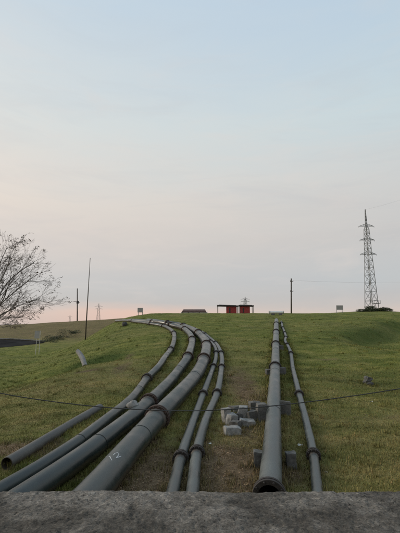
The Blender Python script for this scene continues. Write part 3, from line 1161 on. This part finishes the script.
for q in range(5):
    mb = MB()
    xx = x(183 + 5.5 * q)
    mb.bar((xx, Y - 1.3, g.z - .2), (xx, Y - 1.3, zt - .3), .07)
    mb.build('post', M['wood'], sh)


# ------------------------------------------------------------------ bushes
def bush(name, lab, cat, c, s, n, leaf, m='bushleaf', group=None, seed=1):
    r2 = np.random.default_rng(seed)
    mb = MB()
    root = thing(name, lab, cat, c, group)
    lob = r2.normal(size=(9, 3)) * np.array([.45, .35, .3])
    for i in range(n):
        l = lob[r2.integers(0, 9)]
        d = r2.normal(size=3)
        d /= np.linalg.norm(d)
        q = l + d * r2.uniform(.2, .52) * np.array([1, 1, .9])
        p = Vector((c.x + q[0] * s[0], c.y + q[1] * s[1], c.z + max(.02, (q[2] + .55) * s[2] * .75)))
        a = Vector(r2.normal(size=3)).normalized() * leaf
        b = Vector(r2.normal(size=3)).normalized() * leaf * .5
        mb.add([p - a, p + b, p + a, p - b], [(0, 1, 2, 3)])
    mb.build('foliage', M[m], root)
    mb = MB()
    for k in range(6):
        e = Vector((r2.normal() * s[0] * .3, r2.normal() * s[1] * .3, s[2] * r2.uniform(.4, .8)))
        mb.bar(c - Vector((0, 0, .1)), c + e, .03 + .01 * s[2], .01, 5)
    mb.build('stem', M['bark'], root)
    return root


gp = gpt(371.5, 134, -.1)
bush('bush', 'dark rounded bush at the foot of the lattice tower', 'bush', gp, (3.7, 2.2, 1.7), 4600, .19, seed=3)
gp = gpt(381, 136, -.1)
bush('bush', 'low straggling bush just right of the lattice tower foot', 'bush', gp, (2.0, 1.6, .7), 1200, .15, seed=5)
SG = "scrubby shrubs at the foot of the far levee"
for i, (u, v, s, hgt, lab) in enumerate([
    (48, 341.5, 2.0, 1.3, 'dark scrub clump at the end of the far road, beside the white board'),
    (55.5, 339.5, 1.6, 1.1, 'second dark scrub clump right of the white board'),
    (66.5, 337.0, 2.4, 1.7, 'largest dark shrub on the far levee, left of the tall leaning mast'),
    (73, 333.5, 1.5, 1.0, 'small dark shrub near the foot of the tall leaning mast'),
]):
    p = Vector(hit(u, v, 0))
    bush('shrub', lab, 'shrub', p - Vector((0, 0, .15)), (s, s * .8, hgt), 800, .10, seed=20 + i, group=SG)

# ------------------------------------------------------------------ bare tree at the left edge
TY = 24.0
tb = gpt(-36, TY, -.1)
tree = thing('bare_tree', 'nearly leafless spreading tree reaching in at the left edge', 'tree', tb)
trunk, branch, leaf = MB(), MB(), MB()
tr = random.Random(12)
fork = Vector(at(-27, 333, TY))
trunk.tube([tb, tb.lerp(fork, .4) + Vector((.12, 0, 0)), tb.lerp(fork, .75) + Vector((.05, .05, 0)), fork], [.24, .19, .17, .16], 12)


def leaf_at(p, n=3):
    for _ in range(n):
        q = p + Vector((tr.gauss(0, .07), tr.gauss(0, .07), tr.gauss(0, .05)))
        a = Vector((tr.gauss(0, 1), tr.gauss(0, 1), tr.gauss(0, .6))).normalized() * tr.uniform(.03, .065)
        b = a.cross(Vector((tr.gauss(0, 1), tr.gauss(0, 1), tr.gauss(0, 1)))).normalized() * a.length * .45
        leaf.add([q - a, q + b, q + a, q - b], [(0, 1, 2, 3)])


crown_c = Vector(at(-22, 300, TY))


def inside(p):
    q = p - crown_c
    k = 1 + .34 * mnoise.noise(q.normalized() * 2.1 + Vector((4.2, 1.1, 7.7))) + .16 * mnoise.noise(q.normalized() * 5.3)
    return (q.x / 4.7) ** 2 + (q.y / 4.3) ** 2 + (q.z / (4.0 if q.z > 0 else 1.75)) ** 2 < k * k


def grow(p, d, L, r, lev):
    pts, rs = [p], [r]
    n = 8 if lev == 0 else 6 if lev < 3 else 4
    cur = p.copy()
    dd = d.normalized()
    cut = False
    for i in range(n):
        dd = (dd + Vector((tr.gauss(0, .11), tr.gauss(0, .11), tr.gauss(0, .09) + (.02 if lev else -.015)))).normalized()
        cur = cur + dd * (L / n)
        if not inside(cur) and lev and tr.random() < .8:
            cut = True
            break
        pts.append(cur.copy())
        rs.append(max(.0045, r * (1 - .62 * (i + 1) / n)))
    m = len(pts)
    if m < 2:
        return
    cur = pts[-1]
    branch.tube(pts, rs, 7 if lev < 2 else 5 if lev < 3 else 3)
    if lev >= 4 or (cut and lev >= 3):
        if tr.random() < .30:
            leaf_at(cur, tr.randint(3, 9))
        return
    kids = [6, 4, 3, 2][lev]
    for k in range(kids):
        t = min(.98, (.25 if lev == 0 else .2) + .78 * (k + tr.uniform(0, .9)) / kids)
        f = t * (m - 1)
        j = min(m - 2, int(f))
        q = pts[j].lerp(pts[j + 1], min(1, f - j))
        ax = Vector((tr.gauss(0, .8), tr.gauss(0, .8), tr.gauss(0, .8))).normalized()
        base = (pts[j + 1] - pts[j]).normalized()
        nd_ = (base + ax.cross(base).normalized() * tr.uniform(.4, .8)).normalized()
        nd_.z = nd_.z * .9 + .03
        grow(q, nd_, [1.9, 1.0, .55, .34][lev] * tr.uniform(.7, 1.25), max(.0055, min(rs[j] * .6, [9, .028, .014, .008][lev])), lev + 1)


for (uu, vv, yy, k) in [(47, 246, TY, 1.0), (30, 240, TY - 1.0, .9), (50, 262, TY + .6, .9), (10, 238, TY + .5, .9), (38, 278, TY - .6, .85), (28, 293, TY - 1.3, .75), (20, 308, TY + .8, .65), (22, 321, TY + .2, .6),
                        (20, 262, TY + 2.2, .8), (18, 285, TY - 2.5, .8), (-50, 245, TY, .95), (-80, 262, TY + .6, .9), (-92, 295, TY - .5, .8)]:
    tgt = Vector(at(uu, vv, yy))
    dv = tgt - fork
    grow(fork, dv + Vector((0, 0, .25)), dv.length * .84, .052 * k, 0)
trunk.build('trunk', M['bark'], tree, True)
branch.build('branches', M['bark'], tree, True)
leaf.build('leaves', M['twigleaf'], tree)

# ------------------------------------------------------------------ ground sheet
rr = np.concatenate([[0.4], np.geomspace(1.0, 9, 40), np.geomspace(9.15, 180, 300), np.geomspace(190, 4000, 40)])
# fine angles in front, coarse behind
af = np.radians(np.arange(-36, 36.001, .28))
ab = np.radians(np.arange(38, 322.001, 4.0))
ang = np.concatenate([af, ab])
A, Rr = np.meshgrid(ang, rr)
GX, GY = np.sin(A) * Rr, np.cos(A) * Rr
GZ = ground(GX, GY)
far_out = Rr > 700
GZ = np.where(GY < 5, np.minimum(GZ, -.45), GZ)
na, nr = len(ang), len(rr)


def cover(X, Y):
    """r: bare earth, g: dry grass, b: long grass and bank shade"""
    e = np.zeros_like(X)
    dry = np.zeros_like(X)
    lu = np.zeros_like(X)
    for (u, v, su, sv, k) in EARTH:
        p = hit(u, v)
        e = e + k * gau(X, Y, p[0], p[1], su, sv)
    for (u, v, su, sv, k) in DRY:
        p = hit(u, v)
        dry = dry + k * gau(X, Y, p[0], p[1], su, sv)
    for (u, v, su, sv, k) in LUSH_SHADE:
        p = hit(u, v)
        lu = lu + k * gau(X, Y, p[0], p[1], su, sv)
    # trodden earth along the near pipes
    dmin = np.full(X.shape, 99.)
    for (C, r) in PIPES[:6]:
        S = C[::2]
        for q in S[:60]:
            dd = np.hypot(X - q[0], Y - q[1]) - r
            dmin = np.minimum(dmin, dd)
    e = e + .45 * np.exp(-np.clip(dmin, 0, 9) / .16) * np.clip((26 - Y) / 12, 0, 1)
    dry = dry + .55 * np.clip((15 - Y) / 7, 0, 1)
    # the far levee is brown and dry
    lev = sm((Y - 74) / 18) * sm((-X - 12) / 8 + .2) * sm((-X - 18) / 6 + .5)
    dry = dry + 1.3 * lev
    e = e + .50 * lev
    return np.clip(e, 0, 1), np.clip(dry, 0, 1), np.clip(lu, 0, 1)


EARTH = [(150, 480, .7, .6, .7), (240, 474, .9, .9, .85), (215, 464, .5, .8, .5), (8, 450, 1.2, .6, .85), (238, 378, .9, 3.0, .56), (40, 428, 1.0, .6, .35),
         (122, 368, .5, 1.4, .55), (128, 358, .5, 1.6, .5), (160, 458, .4, 1.2, .5), (327, 360, 1.0, .6, .5), (255, 400, .8, 1.6, .35), (245, 432, .9, 1.2, .5), (308, 470, .8, .8, .3),
         (392, 418, 1.2, .7, .4), (88, 371, .7, .25, .7), (372, 352, .8, .3, .4), (310, 338, 1.2, .4, .35)]
DRY = [(60, 385, 5, 2.5, .55), (20, 395, 4, 2., .5), (40, 420, 3, 1.4, .6), (235, 360, 2.4, 6, .55), (330, 440, 2.0, 1.6, .45), (380, 470, 2, 1.2, .35), (370, 410, 3, 2.5, .35), (125, 362, 1.2, 3, .5), (330, 395, 3, 3, .25),
       (220, 440, 1.5, 2.5, .4), (310, 325, 5, 3, .3)]
LUSH_SHADE = [(97, 361, 1.5, .8, .75), (108, 359, 1.0, .8, .6), (78, 367, 1.2, .5, .5), (352, 337, 2.2, 2.6, .55), (372, 331, 2.2, 3, .55), (394, 327, 3, 3, .5), (390, 385, 3, 3, .2), (110, 335, 3, 5, .25), (240, 335, 4, 6, .12)]  # right bank entries: longer grass whose dark green also stands in for shade
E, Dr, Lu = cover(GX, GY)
vsG = np.stack([GX, GY, GZ], -1).reshape(-1, 3)
I = np.arange(nr - 1)[:, None] * na + np.arange(na)[None, :]
J = np.arange(nr - 1)[:, None] * na + (np.arange(na)[None, :] + 1) % na
quads = np.stack([I, J, J + na, I + na], -1).reshape(-1, 4)[:, ::-1]


def np_mesh(name, V, F):
    me = bpy.data.meshes.new(name)
    n = F.shape[1]
    me.vertices.add(len(V))
    me.vertices.foreach_set('co', V.astype(np.float32).ravel())
    me.loops.add(F.size)
    me.loops.foreach_set('vertex_index', F.astype(np.int32).ravel())
    me.polygons.add(len(F))
    me.polygons.foreach_set('loop_start', (np.arange(len(F)) * n).astype(np.int32))
    me.update(calc_edges=True)
    return me


def set_cover(me, e, d_, l_, name='cover'):
    at_ = me.attributes.new(name, 'FLOAT_COLOR', 'POINT')
    a = np.stack([e, d_, l_, np.ones_like(e)], -1).astype(np.float32)
    at_.data.foreach_set('color', a.ravel())


me = np_mesh('ground', vsG, quads)
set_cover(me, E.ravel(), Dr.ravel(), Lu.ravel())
me.polygons.foreach_set('use_smooth', [True] * len(me.polygons))
me.materials.append(M['turf'])
go = bpy.data.objects.new('ground', me)
go['kind'] = 'structure'
COL.objects.link(go)

# road on the foot of the levee
top = [(-120, 337.8), (-60, 338.8), (0, 340.0), (20, 340.6), (36, 341.8), (44, 342.7)]
bot = [(-120, 353.5), (-60, 351.5), (0, 347.8), (20, 346.0), (36, 344.2), (44, 343.0)]
NS, NT = 60, 10
rv = []
for i in range(NS + 1):
    t = i / NS * (len(top) - 1)
    k = min(int(t), len(top) - 2)
    f = t - k
    a = np.array(top[k]) * (1 - f) + np.array(top[k + 1]) * f
    b = np.array(bot[k]) * (1 - f) + np.array(bot[k + 1]) * f
    pa, pb = hit(*a), hit(*b)
    for j in range(NT + 1):
        q = pa + (pb - pa) * j / NT
        rv.append((q[0], q[1], float(ground(q[0], q[1])) + .05))
rf = [(i * (NT + 1) + j, i * (NT + 1) + j + 1, (i + 1) * (NT + 1) + j + 1, (i + 1) * (NT + 1) + j) for i in range(NS) for j in range(NT)]
mb = MB()
mb.add(rv, rf)
ro = mb.build('road', M['road'], None, True)
ro['kind'] = 'structure'
# low pale kerb wall on the far side of the road
mb = MB()
kp = []
for i in range(0, NS + 1, 4):
    q = rv[i * (NT + 1)]
    kp.append(Vector((q[0], q[1] + .4, q[2] + .15)))
for a, b in zip(kp[:-1], kp[1:]):
    mb.bar(a, b, .17, None, 4)
kb = mb.build('kerb', M['concrete'])
kb['kind'] = 'structure'

# ------------------------------------------------------------------ grass
def scatter(n, y0, y1, power=2.0, xmax=.62):
    """points spread evenly over the picture's depth"""
    t = rng.random(n)
    yy = (y0 ** (1 - power) + t * (y1 ** (1 - power) - y0 ** (1 - power))) ** (1 / (1 - power))
    xx = (rng.random(n) * 2 - 1) * (yy * xmax + 1.0)
    return xx, yy


bands = [(330000, 6.5, 70, 2.0)]
BX, BY = scatter(430000, 6.3, 72, 1.75)
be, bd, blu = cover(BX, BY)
# keep clear of the pipes; longer grass grows against them
dm = np.full(BX.shape, 99.)
for (C, r) in PIPES:
    o = np.argsort(C[:, 1])
    for q in C[::1]:
        if q[1] > 75:
            continue
        near = np.abs(BY - q[1]) < 1.2
        dd = np.hypot(BX[near] - q[0], BY[near] - q[1]) - r * .9
        dm[near] = np.minimum(dm[near], dd)
keep = (dm > 0) & (rng.random(len(BX)) > be * .88)
BX, BY, be, bd, blu, dm = [a[keep] for a in (BX, BY, be, bd, blu, dm)]
n = len(BX)
# scattered tussocks of longer grass, some of them round the foot of blocks and stones
TX, TYY = scatter(1100, 7, 60, 1.8)
bx_, by_ = [], []
for o_ in list(COL.objects):
    if o_.name.split('.')[0] in ('concrete_block', 'concrete_rubble', 'field_stone'):
        rad_ = max(o_.dimensions.x, o_.dimensions.y) * .5
        for q_ in range(7):
            an_ = rng.uniform(0, 2 * PI)
            bx_.append(o_.location.x + math.cos(an_) * rad_ * 1.1)
            by_.append(o_.location.y + math.sin(an_) * rad_ * 1.1)
for (C, r) in PIPES:
    for q, q2 in zip(C[:-1], C[1:]):
        if q[1] > 34 or q[1] < 6:
            continue
        tv_ = (q2 - q) / np.linalg.norm(q2 - q)
        for sd_ in (-1, 1):
            for _ in range(4):
                if rng.random() < .72:
                    g_ = rng.random()
                    of_ = r * .95 + .02 + rng.exponential(.05)
                    bx_.append(q[0] + (q2[0] - q[0]) * g_ + sd_ * of_ * tv_[1])
                    by_.append(q[1] + (q2[1] - q[1]) * g_ - sd_ * of_ * tv_[0])
TX, TYY = np.concatenate([TX, bx_]), np.concatenate([TYY, by_])
BX, BY = np.concatenate([BX, np.repeat(TX, 34)]), np.concatenate([BY, np.repeat(TYY, 34)])
m_ = len(BX) - n
sp_ = rng.uniform(.04, .16, len(TX))
BX[n:] += rng.normal(0, 1, m_) * np.repeat(sp_, 34)
BY[n:] += rng.normal(0, 1, m_) * np.repeat(sp_, 34)
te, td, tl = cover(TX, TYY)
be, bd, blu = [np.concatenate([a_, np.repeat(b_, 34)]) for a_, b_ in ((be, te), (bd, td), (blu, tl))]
dm = np.concatenate([dm, np.full(m_, 9.)])
for (C, r) in PIPES:
    for q in C[C[:, 1] < 66]:
        nr_ = np.hypot(BX[n:] - q[0], BY[n:] - q[1]) < r * .8
        dm[n:][nr_] = -1
ok_ = dm > 0
ist = np.arange(len(BX)) >= n
BX, BY, be, bd, blu, dm, ist = [a_[ok_] for a_ in (BX, BY, be, bd, blu, dm, ist)]
n = len(BX)
BZ = ground(BX, BY)
dist = np.hypot(BX, BY)
edge = np.exp(-dm / .12)
clump = np.array(0.5 + .5 * np.sin(BX * 2.3 + np.sin(BY * 1.7) * 2) * np.sin(BY * 2.9 + np.sin(BX * 2.1) * 2))
hgt = (.022 + .028 * rng.random(n) ** 1.5 + .03 * clump * rng.random(n) + .11 * edge * rng.random(n) + .05 * blu * rng.random(n)) * (1 - .4 * be)
tall = rng.random(n) < .006
hgt = np.where(tall, hgt * 2.6, hgt)
hgt = np.where(ist, .05 + .10 * rng.random(n), hgt)
wid = (.0028 + .00042 * dist) * (0.7 + .6 * rng.random(n))
yaw = rng.random(n) * 2 * PI
lean = rng.normal(0, .45, n)
lx, ly = np.cos(yaw + 1.57) * lean * hgt, np.sin(yaw + 1.57) * lean * hgt
wx, wy = np.cos(yaw) * wid, np.sin(yaw) * wid
V = np.zeros((n, 3, 3))
V[:, 0] = np.stack([BX - wx, BY - wy, BZ - .008], -1)
V[:, 1] = np.stack([BX + wx, BY + wy, BZ - .008], -1)
V[:, 2] = np.stack([BX + lx, BY + ly, BZ + hgt], -1)
F = np.arange(n * 3).reshape(n, 3)
me = np_mesh('grass', V.reshape(-1, 3), F)
rep = lambda a: np.repeat(a, 3)
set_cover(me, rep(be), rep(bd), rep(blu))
tv = .72 + .62 * rng.random(n)
straw = (rng.random(n) < .16) * rng.random(n)
tint = np.stack([tv * (1 + .55 * straw), tv * (1 + .18 * straw), tv * (1 + .5 * straw)], -1)
tn = me.attributes.new('tint', 'FLOAT_COLOR', 'POINT')
tn.data.foreach_set('color', np.concatenate([np.repeat(tint, 3, 0), np.ones((n * 3, 1))], 1).astype(np.float32).ravel())
me.materials.append(M['blades'])
gs = bpy.data.objects.new('grass', me)
gs['kind'] = 'stuff'
COL.objects.link(gs)

# dead leaves and crumbs of earth in the bare patches
LX, LY = scatter(60000, 6.5, 34, 2.0)
le, _, _ = cover(LX, LY)
kp = rng.random(len(LX)) < le ** 1.3 * .55
LX, LY = LX[kp], LY[kp]
dm = np.full(LX.shape, 99.)
for (C, r) in PIPES:
    for q in C[C[:, 1] < 36]:
        near = np.abs(LY - q[1]) < 1.2
        dm[near] = np.minimum(dm[near], np.hypot(LX[near] - q[0], LY[near] - q[1]) - r * .9)
LX, LY = LX[dm > 0], LY[dm > 0]
n = len(LX)
LZ = ground(LX, LY) + .012 + .02 * rng.random(n)
s = .010 + .022 * rng.random(n) ** 2 + LY * .0004
a = rng.normal(size=(n, 3)) * np.array([1, 1, .45])
a /= np.linalg.norm(a, axis=1)[:, None]
b = np.cross(a, rng.normal(size=(n, 3)) * .4 + np.array([0, 0, 1.]))
b /= np.linalg.norm(b, axis=1)[:, None]
c = np.stack([LX, LY, LZ], -1)
V = np.stack([c - a * s[:, None], c + b * s[:, None] * .5, c + a * s[:, None], c - b * s[:, None] * .5], 1)
me = np_mesh('leaf_litter', V.reshape(-1, 3), np.arange(n * 4).reshape(n, 4))
me.materials.append(M['litter'])
ll = bpy.data.objects.new('leaf_litter', me)
ll['kind'] = 'stuff'
COL.objects.link(ll)

# ------------------------------------------------------------------ sky and light
SUN_EL, SUN_AZ = math.radians(24), math.radians(-75)     # low, to the left
wld = bpy.data.worlds.new("World")
SC.world = wld
wld.use_nodes = True
nt = wld.node_tree
nt.nodes.clear()
out = nt.nodes.new('ShaderNodeOutputWorld')
sky = nt.nodes.new('ShaderNodeTexSky')
sky.sky_type = 'NISHITA'
sky.sun_disc = False
sky.sun_elevation = SUN_EL
sky.sun_rotation = SUN_AZ
sky.dust_density = 3.0
bg1 = nt.nodes.new('ShaderNodeBackground')
bg1.inputs['Strength'].default_value = .12
nt.links.new(sky.outputs[0], bg1.inputs['Color'])
tc = nt.nodes.new('ShaderNodeTexCoord')
sx = nt.nodes.new('ShaderNodeSeparateXYZ')
nt.links.new(tc.outputs['Generated'], sx.inputs[0])


def srgb(r, g, b):
    f = lambda c: ((c / 255 + .055) / 1.055) ** 2.4 if c > 10 else c / 255 / 12.92
    return (f(r), f(g), f(b))


# thin veil of high cloud and dusk haze: colour by height, warmer towards the sun
wv = nt.nodes.new('ShaderNodeMapping')
wv.inputs['Scale'].default_value = (1.0, 1.0, 5.0)
nt.links.new(tc.outputs['Generated'], wv.inputs['Vector'])
cl = noise_tex(nt, wv.outputs[0], 1.7, 6, .6, .4)
zz = math_(nt, 'ADD', sx.outputs[2], math_(nt, 'MULTIPLY', math_(nt, 'SUBTRACT', cl, .5), .10))
right = ramp(nt, zz, [(.0, srgb(205, 188, 180)), (.044, srgb(216, 201, 192)), (.062, srgb(204, 197, 193)), (.088, srgb(197, 195, 194)), (.13, srgb(196, 199, 200)), (.22, srgb(205, 203, 200)),
                      (.34, srgb(211, 213, 211)), (.48, srgb(206, 220, 224)), (.70, srgb(190, 211, 229)), (1., srgb(165, 192, 220))])
left = ramp(nt, zz, [(.0, srgb(206, 193, 187)), (.046, srgb(216, 201, 193)), (.075, srgb(200, 197, 195)), (.12, srgb(204, 201, 199)), (.19, srgb(220, 210, 202)),
                     (.30, srgb(232, 221, 209)), (.46, srgb(224, 226, 222)), (.70, srgb(203, 219, 230)), (1., srgb(170, 198, 220))])
az = math_(nt, 'DIVIDE', sx.outputs[0], math_(nt, 'ADD', math_(nt, 'ABSOLUTE', sx.outputs[1]), .15))
fz = math_(nt, 'ADD', math_(nt, 'MULTIPLY', az, 1.1), .5)
fz = math_(nt, 'ADD', fz, math_(nt, 'MULTIPLY', math_(nt, 'SUBTRACT', cl, .5), .5), True)
veil = mixc(nt, fz, left, right)
# the afterglow low down, left of the middle
gl = math_(nt, 'SUBTRACT', 1.0, math_(nt, 'MULTIPLY', math_(nt, 'ABSOLUTE', math_(nt, 'ADD', az, .14)), 3.3), True)
glz = ramp(nt, zz, [(.02, (1, 1, 1)), (.044, (1, 1, 1)), (.058, (.35,) * 3), (.076, (0, 0, 0))])
veil = mixc(nt, math_(nt, 'MULTIPLY', math_(nt, 'MULTIPLY', gl, glz), .85), veil, srgb(236, 200, 184))
# a few faint wisps
wv2 = nt.nodes.new('ShaderNodeMapping')
wv2.inputs['Scale'].default_value = (2.2, 2.2, 11.0)
nt.links.new(tc.outputs['Generated'], wv2.inputs['Vector'])
wisp = ramp(nt, noise_tex(nt, wv2.outputs[0], 2.6, 7, .62, .8), [(.50, (0, 0, 0)), (.72, (1, 1, 1))])
low = ramp(nt, sx.outputs[2], [(.03, (.2,) * 3), (.16, (1,) * 3), (.42, (.75,) * 3), (.66, (.25,) * 3)])
veil = mixc(nt, math_(nt, 'MULTIPLY', math_(nt, 'MULTIPLY', wisp, low), .26), veil, srgb(232, 219, 210))
wv3 = nt.nodes.new('ShaderNodeMapping')
wv3.inputs['Scale'].default_value = (1.5, 1.5, 9.0)
wv3.inputs['Location'].default_value = (3.1, 1.7, 5.3)
nt.links.new(tc.outputs['Generated'], wv3.inputs['Vector'])
grey = ramp(nt, noise_tex(nt, wv3.outputs[0], 2.0, 7, .6, 1.0), [(.48, (0, 0, 0)), (.72, (1, 1, 1))])
veil = mixc(nt, math_(nt, 'MULTIPLY', math_(nt, 'MULTIPLY', grey, low), .22), veil, srgb(188, 189, 194))
bg2 = nt.nodes.new('ShaderNodeBackground')
bg2.inputs['Strength'].default_value = 1.0
nt.links.new(veil, bg2.inputs['Color'])
mx = nt.nodes.new('ShaderNodeMixShader')
mx.inputs[0].default_value = .92
nt.links.new(bg1.outputs[0], mx.inputs[1])
nt.links.new(bg2.outputs[0], mx.inputs[2])
nt.links.new(mx.outputs[0], out.inputs['Surface'])

sl = bpy.data.lights.new('sun', 'SUN')
sl.energy = 2.1
sl.angle = math.radians(20)
sl.color = (1.0, .89, .74)
so = bpy.data.objects.new('sun', sl)
dirv = Vector((math.sin(SUN_AZ) * math.cos(SUN_EL), math.cos(SUN_AZ) * math.cos(SUN_EL), math.sin(SUN_EL)))
so.rotation_euler = dirv.to_track_quat('Z', 'Y').to_euler()
so.location = (-20, 10, 30)
COL.objects.link(so)

vw = SC.view_settings
vw.view_transform = 'Standard'
vw.look = 'None'
vw.exposure = 0
vw.gamma = 1
vw.use_curve_mapping = False
SC.cycles.use_denoising = False
SC.cycles.max_bounces = 6
